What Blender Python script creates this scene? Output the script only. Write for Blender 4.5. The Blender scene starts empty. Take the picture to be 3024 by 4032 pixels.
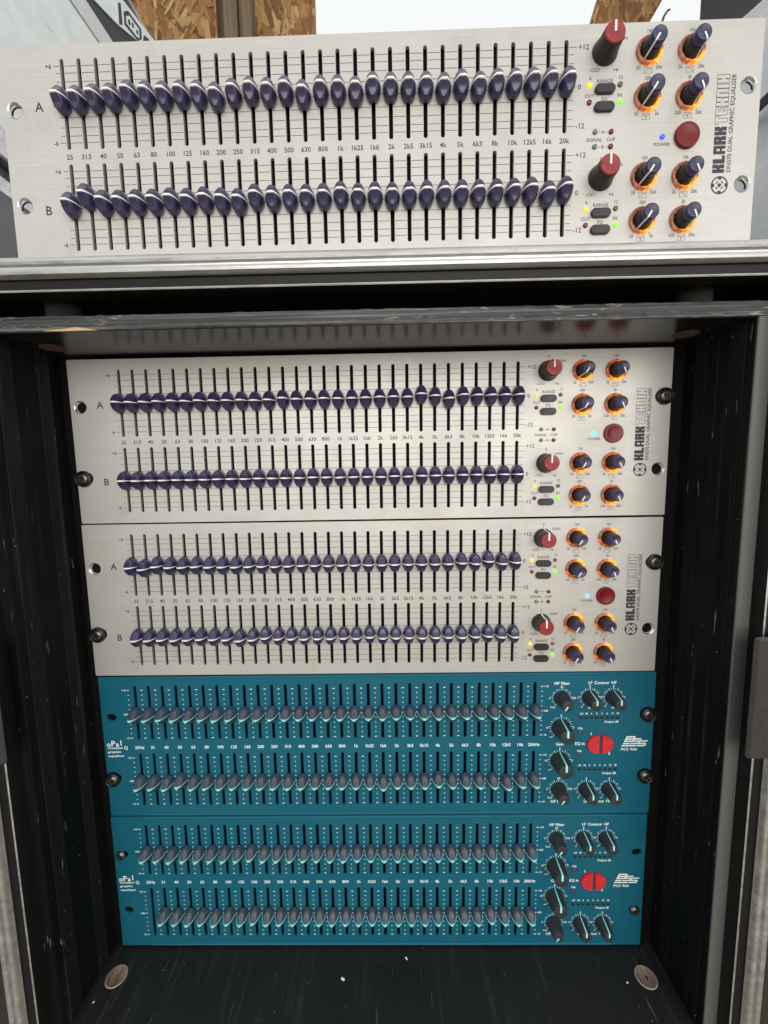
import bpy, math, random
from mathutils import Matrix, Vector
random.seed(7)
MM = 0.001
S = bpy.context.scene
C = S.collection

# ------------------------------------------------------------------ camera, world, lamps, exposure
cam_d = bpy.data.cameras.new('camera')
cam = bpy.data.objects.new('camera', cam_d); C.objects.link(cam)
cam_d.sensor_fit = 'HORIZONTAL'; cam_d.sensor_width = 36.0
cam_d.lens = 1602.49 / 3024 * 36.0
cam_d.clip_start = 0.01; cam_d.clip_end = 200
right = Vector((0.999782, -0.015413, -0.014166)); up0 = Vector((0.015745, 0.107678, 0.994061))
fwd = Vector((-0.013730, 0.994114, -0.107466))
fwd.normalize(); right = fwd.cross(up0).normalized(); up = right.cross(fwd).normalized()
M = Matrix((right, up, -fwd)).transposed().to_4x4()
M.translation = Vector((257.36, -334.07, 442.52)) * MM
cam.matrix_world = M
cam_d.dof.use_dof = True; cam_d.dof.focus_distance = 0.335; cam_d.dof.aperture_fstop = 45
S.camera = cam

world = bpy.data.worlds.new('World'); S.world = world; world.use_nodes = True
wn = world.node_tree.nodes; bg = wn['Background']
bg.inputs['Color'].default_value = (0.965, 0.985, 1.0, 1); bg.inputs['Strength'].default_value = 0.92

def area(name, loc, target, sx, sy, energy, col):
    d = bpy.data.lights.new(name, 'AREA'); d.shape = 'RECTANGLE'; d.size = sx; d.size_y = sy
    d.energy = energy; d.color = col
    o = bpy.data.objects.new(name, d); C.objects.link(o)
    o.location = loc
    o.rotation_euler = (Vector(target) - Vector(loc)).to_track_quat('-Z', 'Y').to_euler()
    return o
area('doorway_light', (0.55, -1.8, 0.75), (0.24, 0, 0.3), 2.2, 1.3, 25, (1.0, 0.955, 0.885))

vs = S.view_settings
vs.view_transform = 'Standard'; vs.look = 'None'; vs.exposure = 0.08; vs.gamma = 1.0
vs.use_curve_mapping = False
S.render.engine = 'CYCLES'

# ------------------------------------------------------------------ materials
def mat(name, col, rough=0.5, metal=0.0, emit=None, estr=0.0, coat=0.0, spec=0.5):
    m = bpy.data.materials.new(name); m.use_nodes = True
    b = m.node_tree.nodes['Principled BSDF']
    b.inputs['Base Color'].default_value = (*col, 1); b.inputs['Roughness'].default_value = rough
    b.inputs['Metallic'].default_value = metal; b.inputs['Specular IOR Level'].default_value = spec
    b.inputs['Coat Weight'].default_value = coat; b.inputs['Coat Roughness'].default_value = 0.15
    if emit:
        b.inputs['Emission Color'].default_value = (*emit, 1); b.inputs['Emission Strength'].default_value = estr
    return m
class NT:
    """small node helper"""
    def __init__(s, m):
        s.t = m.node_tree; s.n = s.t.nodes; s.l = s.t.links; s.b = s.n['Principled BSDF']
        s.tc = s.n.new('ShaderNodeTexCoord')
    def map(s, scale, src='Object', rot=(0, 0, 0)):
        mp = s.n.new('ShaderNodeMapping'); s.l.new(s.tc.outputs[src], mp.inputs['Vector'])
        mp.inputs['Scale'].default_value = scale; mp.inputs['Rotation'].default_value = rot
        return mp.outputs['Vector']
    def noise(s, vec, scale=1.0, detail=4, rough=0.55):
        t = s.n.new('ShaderNodeTexNoise'); s.l.new(vec, t.inputs['Vector'])
        t.inputs['Scale'].default_value = scale; t.inputs['Detail'].default_value = detail
        t.inputs['Roughness'].default_value = rough
        return t.outputs['Fac']
    def vor(s, vec, scale=1.0, out='Color', feat='F1'):
        t = s.n.new('ShaderNodeTexVoronoi'); t.feature = feat; s.l.new(vec, t.inputs['Vector'])
        t.inputs['Scale'].default_value = scale
        return t.outputs[out]
    def ramp(s, fac, stops, interp='LINEAR'):
        r = s.n.new('ShaderNodeValToRGB'); s.l.new(fac, r.inputs['Fac']); e = r.color_ramp
        e.interpolation = interp
        while len(e.elements) < len(stops): e.elements.new(0.5)
        for el, (p, c) in zip(e.elements, stops):
            el.position = p; el.color = (*c, 1) if len(c) == 3 else c
        return r.outputs['Color']
    def mix(s, fac, a, b, mode='MIX'):
        x = s.n.new('ShaderNodeMix'); x.data_type = 'RGBA'; x.blend_type = mode
        for sock, v in ((x.inputs['Factor'], fac), (x.inputs['A'], a), (x.inputs['B'], b)):
            if isinstance(v, (int, float)): sock.default_value = v
            elif isinstance(v, tuple): sock.default_value = (*v, 1) if len(v) == 3 else v
            else: s.l.new(v, sock)
        return x.outputs['Result']
    def bump(s, h, strength=0.2, dist=0.0002):
        b = s.n.new('ShaderNodeBump'); b.inputs['Strength'].default_value = strength
        b.inputs['Distance'].default_value = dist; s.l.new(h, b.inputs['Height'])
        s.l.new(b.outputs['Normal'], s.b.inputs['Normal'])
    def col(s, c): s.l.new(c, s.b.inputs['Base Color'])
    def rough(s, c): s.l.new(c, s.b.inputs['Roughness'])

def white3(v): return (v, v, v)
M_ = {}
# brushed silver panel
m = mat('brushed_silver', (0.6, 0.58, 0.55), 0.42, 0.35); k = NT(m)
br = k.noise(k.map((25, 25, 5200)), 1, 3)
sm = k.noise(k.map((18, 18, 18)), 1, 3, 0.6)
k.col(k.mix(0.9, k.ramp(br, [(0.3, (0.47, 0.455, 0.425)), (0.7, (0.58, 0.565, 0.53))]), k.ramp(sm, [(0.3, white3(0.9)), (0.6, white3(1.0))]), 'MULTIPLY'))
st_ = k.noise(k.map((45, 45, 30)), 1, 4, 0.6); base_ = k.b.inputs['Base Color'].links[0].from_socket
k.col(k.mix(k.ramp(st_, [(0.56, white3(0)), (0.72, white3(0.3))]), base_, (0.4, 0.35, 0.27, 1)))
k.rough(k.ramp(sm, [(0.3, white3(0.5)), (0.7, white3(0.4))])); k.bump(br, 0.15, 0.00008)
M_['silver'] = m
# teal paint with fine grain
m = mat('teal_paint', (0.008, 0.13, 0.2), 0.42, 0.0, spec=0.22); k = NT(m)
gr = k.noise(k.map((2600, 2600, 2600)), 1, 2); sm = k.noise(k.map((14, 14, 14)), 1, 3)
c_ = k.mix(k.ramp(sm, [(0.35, white3(0)), (0.7, white3(0.6))]), k.ramp(gr, [(0.35, (0.005, 0.088, 0.138)), (0.65, (0.009, 0.12, 0.182))]), (0.011, 0.118, 0.165))
sc_ = k.noise(k.map((300, 300, 60), rot=(0, 0.6, 0)), 1, 3, 0.6)
k.col(k.mix(k.ramp(sc_, [(0.69, white3(0)), (0.74, white3(0.35))]), c_, (0.12, 0.22, 0.25, 1)))
k.rough(k.ramp(sm, [(0.3, white3(0.36)), (0.7, white3(0.52))]))
k.bump(gr, 0.25, 0.00012)
M_['teal'] = m
def plastic(name, col, rough, grain=0.0, coat=0.0):
    m = mat(name, col, rough, coat=coat); k = NT(m)
    n = k.noise(k.map((220, 220, 220)), 1, 3)
    k.col(k.mix(1.0, (*col, 1), k.ramp(n, [(0.3, white3(0.75)), (0.7, white3(1.15))]), 'MULTIPLY'))
    k.rough(k.ramp(n, [(0.3, white3(rough * 1.2)), (0.7, white3(rough * 0.85))]))
    if grain: k.bump(k.noise(k.map((2200, 2200, 2200)), 1, 2), grain, 0.0001)
    return m
M_['purple'] = plastic('purple_plastic', (0.036, 0.031, 0.085), 0.2, 0, 0.3)
M_['slate'] = plastic('slate_rubber_plastic', (0.048, 0.062, 0.09), 0.42, 0.25)
M_['black_pl'] = plastic('black_plastic', (0.012, 0.011, 0.011), 0.38)
M_['knob_black'] = plastic('knob_black_plastic', (0.03, 0.032, 0.036), 0.5, 0.2)
M_['button'] = plastic('button_black', (0.018, 0.017, 0.017), 0.45, 0.15)
M_['red_cap'] = plastic('red_knob_cap', (0.26, 0.018, 0.022), 0.5)
M_['red_power'] = mat('red_power_button', (0.15, 0.004, 0.007), 0.3, spec=0.35)
M_['red_eq'] = plastic('red_switch', (0.62, 0.02, 0.028), 0.5, 0.2)
M_['cap_purple'] = plastic('purple_knob_cap', (0.036, 0.032, 0.085), 0.32)
M_['white_line'] = mat('white_paint', (0.82, 0.8, 0.76), 0.5)
M_['cyan_line'] = mat('cyan_paint', (0.3, 0.82, 0.8), 0.5)
M_['ink'] = mat('dark_ink', (0.03, 0.027, 0.036), 0.6)
M_['ink_line'] = mat('grey_ink', (0.075, 0.07, 0.08), 0.6)
M_['ink_white'] = mat('white_ink', (0.75, 0.82, 0.82), 0.6)
M_['chassis'] = mat('black_chassis', (0.003, 0.003, 0.003), 0.7, spec=0.15)
M_['screw'] = mat('black_screw_steel', (0.16, 0.155, 0.15), 0.3, 0.9)
M_['washer'] = plastic('black_cup_washer', (0.008, 0.008, 0.008), 0.35)
M_['chrome'] = mat('bare_metal_bevel', (0.62, 0.62, 0.63), 0.22, 1.0)
def led(name, col, e=0.0): return mat(name, col, 0.25, 0, col if e else None, e, spec=0.6)
M_['led_yellow'] = led('led_yellow_lit', (0.95, 0.62, 0.015), 0.75)
M_['led_green'] = led('led_green_lit', (0.22, 0.95, 0.03), 0.8)
M_['led_blue'] = led('led_blue_lit', (0.05, 0.32, 1.0), 3.0)
M_['led_deepblue'] = led('led_deep_blue_lit', (0.015, 0.07, 0.9), 1.3)
M_['led_olive'] = led('led_olive_off', (0.12, 0.1, 0.02))
M_['led_red'] = led('led_red_off', (0.14, 0.006, 0.012))
M_['led_sig'] = led('led_green_off', (0.11, 0.2, 0.12))
M_['led_dark'] = mat('led_smoked_off', (0.012, 0.013, 0.013), 0.2)
M_['led_clip'] = mat('led_clip_off', (0.06, 0.05, 0.05), 0.2)
# amber lit ring
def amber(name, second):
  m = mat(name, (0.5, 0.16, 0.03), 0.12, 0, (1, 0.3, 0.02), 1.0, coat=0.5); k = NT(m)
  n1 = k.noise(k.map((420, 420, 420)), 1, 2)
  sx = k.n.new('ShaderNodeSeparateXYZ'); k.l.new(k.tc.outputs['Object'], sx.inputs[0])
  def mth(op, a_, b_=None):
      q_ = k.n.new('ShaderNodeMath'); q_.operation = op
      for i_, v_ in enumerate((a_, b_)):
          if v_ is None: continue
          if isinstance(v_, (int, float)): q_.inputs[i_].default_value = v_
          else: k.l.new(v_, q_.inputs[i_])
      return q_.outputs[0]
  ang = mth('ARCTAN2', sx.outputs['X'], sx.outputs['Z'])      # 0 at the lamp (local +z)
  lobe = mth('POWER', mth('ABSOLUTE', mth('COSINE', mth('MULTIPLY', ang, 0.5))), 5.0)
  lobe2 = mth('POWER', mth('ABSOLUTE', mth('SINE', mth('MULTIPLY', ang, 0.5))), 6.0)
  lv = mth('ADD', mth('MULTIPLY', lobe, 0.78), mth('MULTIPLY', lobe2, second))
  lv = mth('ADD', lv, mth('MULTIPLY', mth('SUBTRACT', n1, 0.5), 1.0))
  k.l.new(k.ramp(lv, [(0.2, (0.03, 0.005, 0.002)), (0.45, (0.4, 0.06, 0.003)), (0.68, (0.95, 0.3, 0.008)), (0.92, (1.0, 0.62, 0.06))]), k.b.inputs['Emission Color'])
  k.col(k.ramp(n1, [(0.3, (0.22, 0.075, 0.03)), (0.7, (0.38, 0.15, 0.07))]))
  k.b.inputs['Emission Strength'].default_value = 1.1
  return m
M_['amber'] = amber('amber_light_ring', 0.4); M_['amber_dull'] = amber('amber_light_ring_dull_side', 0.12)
# black painted plywood inside of the case: scuffs and flecks
def black_wood(name, base, rough, streak_axis, amount, spec=0.5):
    m = mat(name, base, rough, spec=spec); k = NT(m)
    sc = {'x': (3, 160, 160), 'y': (90, 7, 90), 'z': (160, 160, 3)}[streak_axis]
    st = k.noise(k.map(sc), 1, 5, 0.65)
    big = k.noise(k.map((9, 9, 9)), 1, 3)
    fl = k.noise(k.map((420, 420, 300)), 1, 2)
    mask = k.mix(1.0, k.ramp(st, [(0.56, white3(0)), (0.74, white3(1))]), k.ramp(big, [(0.42, white3(0)), (0.62, white3(1))]), 'MULTIPLY')
    c = k.mix(mask, (*base, 1), (*[b + amount for b in base], 1))
    sk = k.noise(k.map((420, 26, 200) if streak_axis == 'y' else (700, 260, 45), rot=(0, 0, 0.25) if streak_axis == 'y' else (0.5, 0.2, 0.35)), 1, 2)
    fm = k.mix(1.0, k.ramp(sk, [(0.68, white3(0)), (0.71, white3(1))]), k.ramp(k.noise(k.map((23, 23, 23)), 1, 2), [(0.5, white3(0)), (0.6, white3(1))]), 'MULTIPLY')
    c = k.mix(fm, c, (0.07, 0.068, 0.064, 1) if streak_axis == 'y' else (0.16, 0.155, 0.145, 1))
    c = k.mix(k.ramp(fl, [(0.755, white3(0)), (0.78, white3(1))]), c, (0.32, 0.31, 0.29, 1))
    k.col(c)
    k.rough(k.ramp(big, [(0.3, white3(rough * 0.8)), (0.7, white3(min(1, rough * 1.3)))]))
    k.bump(st, 0.1, 0.0003)
    return m
M_['wall'] = black_wood('black_painted_ply_wall', (0.004, 0.004, 0.004), 0.65, 'z', 0.03, 0.12)
M_['floor'] = black_wood('black_painted_ply_floor', (0.015, 0.015, 0.0145), 0.38, 'y', 0.035, 0.4)
M_['ceil'] = black_wood('black_gloss_ply', (0.012, 0.012, 0.011), 0.22, 'x', 0.02)
# worn ply edge
m = mat('worn_ply_edge', (0.05, 0.05, 0.055), 0.6); k = NT(m)
bands = k.noise(k.map((5, 5, 480)), 1, 4, 0.6); chip = k.noise(k.map((90, 300, 520)), 1, 4, 0.6); reg = k.noise(k.map((7, 7, 7)), 1, 2)
c = k.ramp(bands, [(0.36, (0.012, 0.012, 0.014)), (0.5, (0.05, 0.05, 0.055)), (0.64, (0.17, 0.17, 0.165))])
cm = k.mix(1.0, k.ramp(chip, [(0.6, white3(0)), (0.66, white3(1))]), k.ramp(reg, [(0.48, white3(0.12)), (0.62, white3(1))]), 'MULTIPLY')
k.col(k.mix(cm, c, (0.36, 0.33, 0.26, 1))); k.bump(chip, 0.5, 0.0006)
M_['ply_edge'] = m
M_['sleeve_edge'] = black_wood('lit_ply_edge', (0.1, 0.103, 0.098), 0.4, 'z', 0.05)  # right front edge only: light falling on it is put into the grey
M_['bare_wood'] = mat('bare_wood_splinter', (0.5, 0.36, 0.2), 0.7)
m = mat('wood_plug', (0.24, 0.17, 0.12), 0.75); k = NT(m)
n1 = k.noise(k.map((300, 60, 300)), 1, 4); k.col(k.ramp(n1, [(0.3, (0.13, 0.085, 0.06)), (0.7, (0.3, 0.22, 0.16))])); k.bump(n1, 0.3, 0.0003)
M_['plug'] = m
M_['plug_dark'] = mat('shaded_wood_plug', (0.07, 0.045, 0.03), 0.8)  # plugs under the top board: the shade there is put into the brown
M_['plug_rim'] = mat('wood_plug_rim', (0.42, 0.34, 0.22), 0.7)
m = mat('worn_aluminium', (0.6, 0.6, 0.59), 0.35, 0.9); k = NT(m)
d1 = k.noise(k.map((60, 160, 160)), 1, 6, 0.7); d2 = k.noise(k.map((14, 300, 300)), 1, 4)
k.col(k.mix(k.ramp(d1, [(0.58, white3(0)), (0.8, white3(0.55))]), k.ramp(d2, [(0.3, (0.52, 0.52, 0.51)), (0.7, (0.72, 0.72, 0.71))]), (0.3, 0.28, 0.24, 1)))
k.rough(k.ramp(d1, [(0.4, white3(0.28)), (0.7, white3(0.6))])); k.bump(d1, 0.15, 0.0004)
M_['alu'] = m
M_['lip'] = mat('black_edge_lip', (0.009, 0.009, 0.009), 0.4, spec=0.2)
M_['laminate'] = black_wood('black_laminate', (0.018, 0.018, 0.02), 0.4, 'z', 0.06)
M_['foam'] = mat('grey_foam', (0.025, 0.024, 0.022), 0.95)
M_['latch'] = plastic('dark_latch_metal', (0.035, 0.034, 0.033), 0.35)
M_['crumb'] = mat('white_crumb', (0.8, 0.8, 0.76), 0.8)
# OSB
m = mat('osb_board', (0.4, 0.22, 0.09), 0.7); k = NT(m)
def osb_layer(rot, scale):
    v = k.map(scale, 'Object', rot); w = k.n.new('ShaderNodeTexNoise'); k.l.new(v, w.inputs['Vector']); w.inputs['Scale'].default_value = 1.3
    mx = k.n.new('ShaderNodeMix'); mx.data_type = 'VECTOR'; mx.inputs['Factor'].default_value = 0.12
    k.l.new(v, mx.inputs['A']); k.l.new(w.outputs['Color'], mx.inputs['B'])
    t = k.n.new('ShaderNodeTexVoronoi'); k.l.new(mx.outputs['Result'], t.inputs['Vector']); t.inputs['Scale'].default_value = 1.0
    return t
a = osb_layer((0, 0.3, 0), (110, 110, 26)); b2 = osb_layer((0, -0.9, 0.2), (85, 85, 30))
stops = [(0.0, (0.15, 0.05, 0.01)), (0.3, (0.27, 0.115, 0.028)), (0.6, (0.36, 0.18, 0.05)), (0.85, (0.46, 0.27, 0.095)), (1.0, (0.55, 0.37, 0.16))]
sa = k.n.new('ShaderNodeSeparateColor'); k.l.new(a.outputs['Color'], sa.inputs['Color'])
sb = k.n.new('ShaderNodeSeparateColor'); k.l.new(b2.outputs['Color'], sb.inputs['Color'])
ca = k.ramp(sa.outputs['Red'], stops); cb = k.ramp(sb.outputs['Red'], stops)
c = k.mix(k.ramp(sb.outputs['Green'], [(0.45, white3(0)), (0.55, white3(1))]), ca, cb)
fib = k.noise(k.map((300, 300, 40)), 1, 3); c = k.mix(0.5, c, k.ramp(fib, [(0.3, white3(0.6)), (0.7, white3(1.1))]), 'MULTIPLY')
k.col(c); k.bump(sa.outputs['Green'], 0.4, 0.002)
M_['osb'] = m
m = mat('weathered_timber', (0.3, 0.22, 0.14), 0.8); k = NT(m)
g = k.noise(k.map((90, 90, 4)), 1, 4); k.col(k.ramp(g, [(0.3, (0.1, 0.068, 0.042)), (0.7, (0.22, 0.155, 0.09))])); k.bump(g, 0.4, 0.001)
M_['timber'] = m
m = mat('white_case_laminate', (0.8, 0.84, 0.82), 0.35); k = NT(m)
s1 = k.noise(k.map((4, 9, 90), rot=(0.5, 0, 0)), 1, 5, 0.6); s2 = k.noise(k.map((25, 25, 25)), 1, 4)
c = k.mix(k.ramp(s1, [(0.6, white3(0)), (0.68, white3(0.5))]), (0.8, 0.86, 0.84, 1), (0.5, 0.53, 0.48, 1))
k.col(k.mix(0.6, c, k.ramp(s2, [(0.3, white3(0.8)), (0.7, white3(1.05))]), 'MULTIPLY')); k.bump(s2, 0.3, 0.004)
M_['white_case'] = m
M_['grey_case'] = black_wood('grey_case_laminate', (0.13, 0.135, 0.145), 0.45, 'y', 0.06)
M_['black_case'] = black_wood('black_case_laminate', (0.03, 0.031, 0.034), 0.5, 'y', 0.05)
m = mat('white_plastic_wrap', (0.66, 0.71, 0.74), 0.18); k = NT(m)
w1 = k.noise(k.map((16, 9, 30), rot=(0.6, 0, 0)), 1, 5, 0.6)
k.col(k.ramp(w1, [(0.3, (0.74, 0.8, 0.84)), (0.7, (0.9, 0.93, 0.93))])); k.bump(w1, 0.35, 0.008)
M_['wrap'] = m
m = mat('concrete_ground', (0.22, 0.21, 0.2), 0.9); k = NT(m)
g = k.noise(k.map((3, 3, 3)), 1, 6); k.col(k.ramp(g, [(0.3, (0.2, 0.165, 0.115)), (0.7, (0.33, 0.28, 0.2))])); k.bump(g, 0.4, 0.01)
M_['ground'] = m

# ------------------------------------------------------------------ mesh helpers (all input in mm)
class MB:
    def __init__(s): s.v = []; s.f = []; s.mi = []
    def add(s, vs, fs, mi=0):
        o = len(s.v); s.v += [tuple(p) for p in vs]
        for f in fs: s.f.append(tuple(i + o for i in f)); s.mi.append(mi)
        return s
    def box(s, x0, x1, y0, y1, z0, z1, mi=0):
        vs = [(x, y, z) for x in (x0, x1) for y in (y0, y1) for z in (z0, z1)]
        return s.add(vs, [(0, 1, 3, 2), (4, 6, 7, 5), (0, 4, 5, 1), (2, 3, 7, 6), (0, 2, 6, 4), (1, 5, 7, 3)], mi)
    def bbox(s, x0, x1, y0, y1, z0, z1, b, mi=0):
        """box with chamfered edges"""
        xs, ys, zs = (x0, x1), (y0, y1), (z0, z1); vs = []; ix = {}
        for i in (0, 1):
            for j in (0, 1):
                for l in (0, 1):
                    sx, sy, sz = (1 - 2 * i) * b, (1 - 2 * j) * b, (1 - 2 * l) * b
                    for a_, d in (('x', (0, sy, sz)), ('y', (sx, 0, sz)), ('z', (sx, sy, 0))):
                        ix[(i, j, l, a_)] = len(vs); vs.append((xs[i] + d[0], ys[j] + d[1], zs[l] + d[2]))
        fs = []
        for i in (0, 1):
            fs.append([ix[(i, 0, 0, 'x')], ix[(i, 1, 0, 'x')], ix[(i, 1, 1, 'x')], ix[(i, 0, 1, 'x')]])
            fs.append([ix[(0, i, 0, 'y')], ix[(1, i, 0, 'y')], ix[(1, i, 1, 'y')], ix[(0, i, 1, 'y')]])
            fs.append([ix[(0, 0, i, 'z')], ix[(1, 0, i, 'z')], ix[(1, 1, i, 'z')], ix[(0, 1, i, 'z')]])
            for j in (0, 1):
                fs.append([ix[(i, j, 0, 'x')], ix[(i, j, 1, 'x')], ix[(i, j, 1, 'y')], ix[(i, j, 0, 'y')]])
                fs.append([ix[(i, 0, j, 'x')], ix[(i, 1, j, 'x')], ix[(i, 1, j, 'z')], ix[(i, 0, j, 'z')]])
                fs.append([ix[(0, i, j, 'y')], ix[(1, i, j, 'y')], ix[(1, i, j, 'z')], ix[(0, i, j, 'z')]])
                for l in (0, 1): fs.append([ix[(i, j, l, 'x')], ix[(i, j, l, 'y')], ix[(i, j, l, 'z')]])
        return s.add(vs, fs, mi)
    def lathe(s, prof, n=24, cx=0, cz=0, mi=0, rmod=None, cap=True):
        """prof: (radius, height) with height toward the viewer (-y); axis along y"""
        vs = []; fs = []
        for r, h in prof:
            for i in range(n):
                a = 2 * math.pi * i / n; q = r * (rmod(a, h) if rmod else 1)
                vs.append((cx + q * math.sin(a), -h, cz + q * math.cos(a)))
        for j in range(len(prof) - 1):
            for i in range(n):
                k2 = (i + 1) % n; fs.append((j * n + i, j * n + k2, (j + 1) * n + k2, (j + 1) * n + i))
        if cap: fs.append(tuple(range((len(prof) - 1) * n, len(prof) * n)))
        return s.add(vs, fs, mi)
    def poly(s, pts, y=0.0, mi=0):
        return s.add([(x, y, z) for x, z in pts], [tuple(range(len(pts)))], mi)
    def rect(s, x0, x1, z0, z1, y=0.0): return s.poly([(x0, z0), (x1, z0), (x1, z1), (x0, z1)], y)
    def prism(s, pts, y0, y1, mi=0):
        """polygon in x-z, front at y0 (toward viewer), back at y1"""
        n = len(pts); vs = [(x, y0, z) for x, z in pts] + [(x, y1, z) for x, z in pts]
        return s.add(vs, [tuple(range(n)), tuple(range(2 * n - 1, n - 1, -1))] + [(i, (i + 1) % n, n + (i + 1) % n, n + i) for i in range(n)], mi)
    def mesh(s, name, mats, smooth=None):
        me = bpy.data.meshes.new(name)
        me.from_pydata([(x * MM, y * MM, z * MM) for x, y, z in s.v], [], s.f)
        for mm in (mats if isinstance(mats, (list, tuple)) else [mats]): me.materials.append(mm)
        me.polygons.foreach_set('material_index', s.mi)
        if smooth is not None:
            me.polygons.foreach_set('use_smooth', [True] * len(me.polygons)); me.update()
            me.set_sharp_from_angle(angle=math.radians(smooth))
        me.validate(); me.update()
        import bmesh
        bm = bmesh.new(); bm.from_mesh(me); bmesh.ops.recalc_face_normals(bm, faces=bm.faces); bm.to_mesh(me); bm.free()
        return me
def obj(name, me, parent=None, loc=(0, 0, 0), rot=None):
    o = bpy.data.objects.new(name, me); C.objects.link(o)
    o.location = Vector(loc) * MM
    if rot: o.rotation_euler = rot
    if parent: o.parent = parent
    return o
def empty(name, loc, label, cat, group=None):
    o = bpy.data.objects.new(name, None); C.objects.link(o); o.location = Vector(loc) * MM
    o.empty_display_size = 0.02
    return tag(o, label, cat, group)
def tag(o, label, cat, group=None):
    o['label'] = label; o['category'] = cat
    if group: o['group'] = group
    return o

# ------------------------------------------------------------------ glyphs of the built-in font, laid out by hand
CH = "0123456789+-ABCDEFGHILNOPQRSTUWZacdefghiklnopqrstuzm"
_tmp = []
def _txt(body, off):
    c = bpy.data.curves.new('t', 'FONT'); c.body = body; c.resolution_u = 2; c.offset = off; c.size = 1.0
    o = bpy.data.objects.new('t', c); C.objects.link(o); _tmp.append(o); return o
_g = {}
for off in (0.0, 0.012, 0.024):
    _g[('', off)] = _txt('HH', off)
    for ch in CH: _g[(ch, off)] = (_txt(ch, off), _txt('H' + ch + 'H', off))
bpy.context.view_layer.update()
dg = bpy.context.evaluated_depsgraph_get()
GL = {}
def _w(o):
    e = o.evaluated_get(dg); xs = [q[0] for q in e.bound_box]; return max(xs) - min(xs)
for (ch, off), v in list(_g.items()):
    if ch == '': continue
    me = bpy.data.meshes.new_from_object(v[0].evaluated_get(dg))
    GL[(ch, off)] = ([tuple(q.co[:2]) for q in me.vertices], [tuple(p.vertices) for p in me.polygons], _w(v[1]) - _w(_g[('', off)]))
    bpy.data.meshes.remove(me)
for o in _tmp:
    d = o.data; bpy.data.objects.remove(o); bpy.data.curves.remove(d)
CAPH = max(q[1] for q in GL[('H', 0.0)][0])
def text(mb, body, x, z, h, align='C', bold=False, y=-0.06, rot=False, width=None, spacing=1.0):
    off = 0.024 if bold else 0.012
    sc = h / CAPH; pen = 0; parts = []
    for ch in body:
        if ch == ' ': pen += 0.3; continue
        g = GL[(ch, off)]; parts.append((g, pen)); pen += g[2] * spacing
    sx = sc if width is None else width / pen
    W = pen * sx
    x0 = {'C': -W / 2, 'L': 0, 'R': -W}[align]
    for g, p in parts:
        vs = []
        for gx, gz in g[0]:
            u = x0 + (gx + p) * sx; w = gz * sc - h / 2
            vs.append((x - w, y, z + u) if rot else (x + u, y, z + w))
        mb.add(vs, g[1])

# ------------------------------------------------------------------ panels with real slots and holes
def rrect(cx, cz, w, h, r, n=6):
    pts = []
    for (sx, sz, a0) in ((1, 1, 0), (-1, 1, 90), (-1, -1, 180), (1, -1, 270)):
        for i in range(n + 1):
            a = math.radians(a0 + 90 * i / n)
            pts.append((cx + sx * (w / 2 - r) + r * math.cos(a), cz + sz * (h / 2 - r) + r * math.sin(a)))
    return pts
def circ(cx, cz, r, n=28): return [(cx + r * math.cos(2 * math.pi * i / n), cz + r * math.sin(2 * math.pi * i / n)) for i in range(n)]
def panel_mesh(name, outline, holes, thick, material):
    c = bpy.data.curves.new(name, 'CURVE'); c.dimensions = '2D'; c.fill_mode = 'BOTH'
    c.extrude = (thick / 2 - 0.16) * MM; c.bevel_depth = 0.16 * MM; c.bevel_resolution = 1; c.offset = -0.16 * MM
    for pts in [outline] + holes:
        s = c.splines.new('POLY'); s.points.add(len(pts) - 1)
        for p, (x, z) in zip(s.points, pts): p.co = (x * MM, z * MM, 0, 1)
        s.use_cyclic_u = True
    o = bpy.data.objects.new(name, c); C.objects.link(o); bpy.context.view_layer.update()
    me = bpy.data.meshes.new_from_object(o.evaluated_get(bpy.context.evaluated_depsgraph_get()))
    bpy.data.objects.remove(o); bpy.data.curves.remove(c)
    me.transform(Matrix.Translation((0, thick / 2 * MM, 0)) @ Matrix.Rotation(math.pi / 2, 4, 'X'))
    me.materials.clear(); me.materials.append(material); me.name = name
    return me

# ------------------------------------------------------------------ shared small meshes
def cap_mesh(name, w, h, D, D0, s, material, pa=2.0, pb=0.5):
    mb = MB(); rings = 11; n = 36; base = 1.0
    vs = []; fs = []
    for j in range(rings + 1):
        t = math.sin(j / rings * math.pi / 2)
        for i in range(n):
            a = 2 * math.pi * i / n
            x = w * t * math.cos(a); z = h * t * math.sin(a)
            e = D * max(0, 1 - t ** pa * 0.998) ** pb
            zz = abs(z) / h
            d = min(e, D0 - s * abs(z) - 0.5 * math.sin(min(1, zz / 0.8) * math.pi))
            vs.append((x, -max(d, base * 0.6) - base, z))
    for j in range(rings):
        for i in range(n):
            k2 = (i + 1) % n; fs.append((j * n + i, j * n + k2, (j + 1) * n + k2, (j + 1) * n + i))
    fs.append(tuple(range(n)))
    o = len(vs)
    for i in range(n):
        a = 2 * math.pi * i / n; vs.append((w * 0.9 * math.cos(a), -base * 0.7, h * 0.92 * math.sin(a)))
    for i in range(n):
        k2 = (i + 1) % n; fs.append((rings * n + i, rings * n + k2, o + k2, o + i))
    fs.append(tuple(range(o, o + n)))
    mb.add(vs, fs); mb.box(-0.7, 0.7, -base, 6, -3, 3)
    return mb.mesh(name, material, 38)
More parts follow.
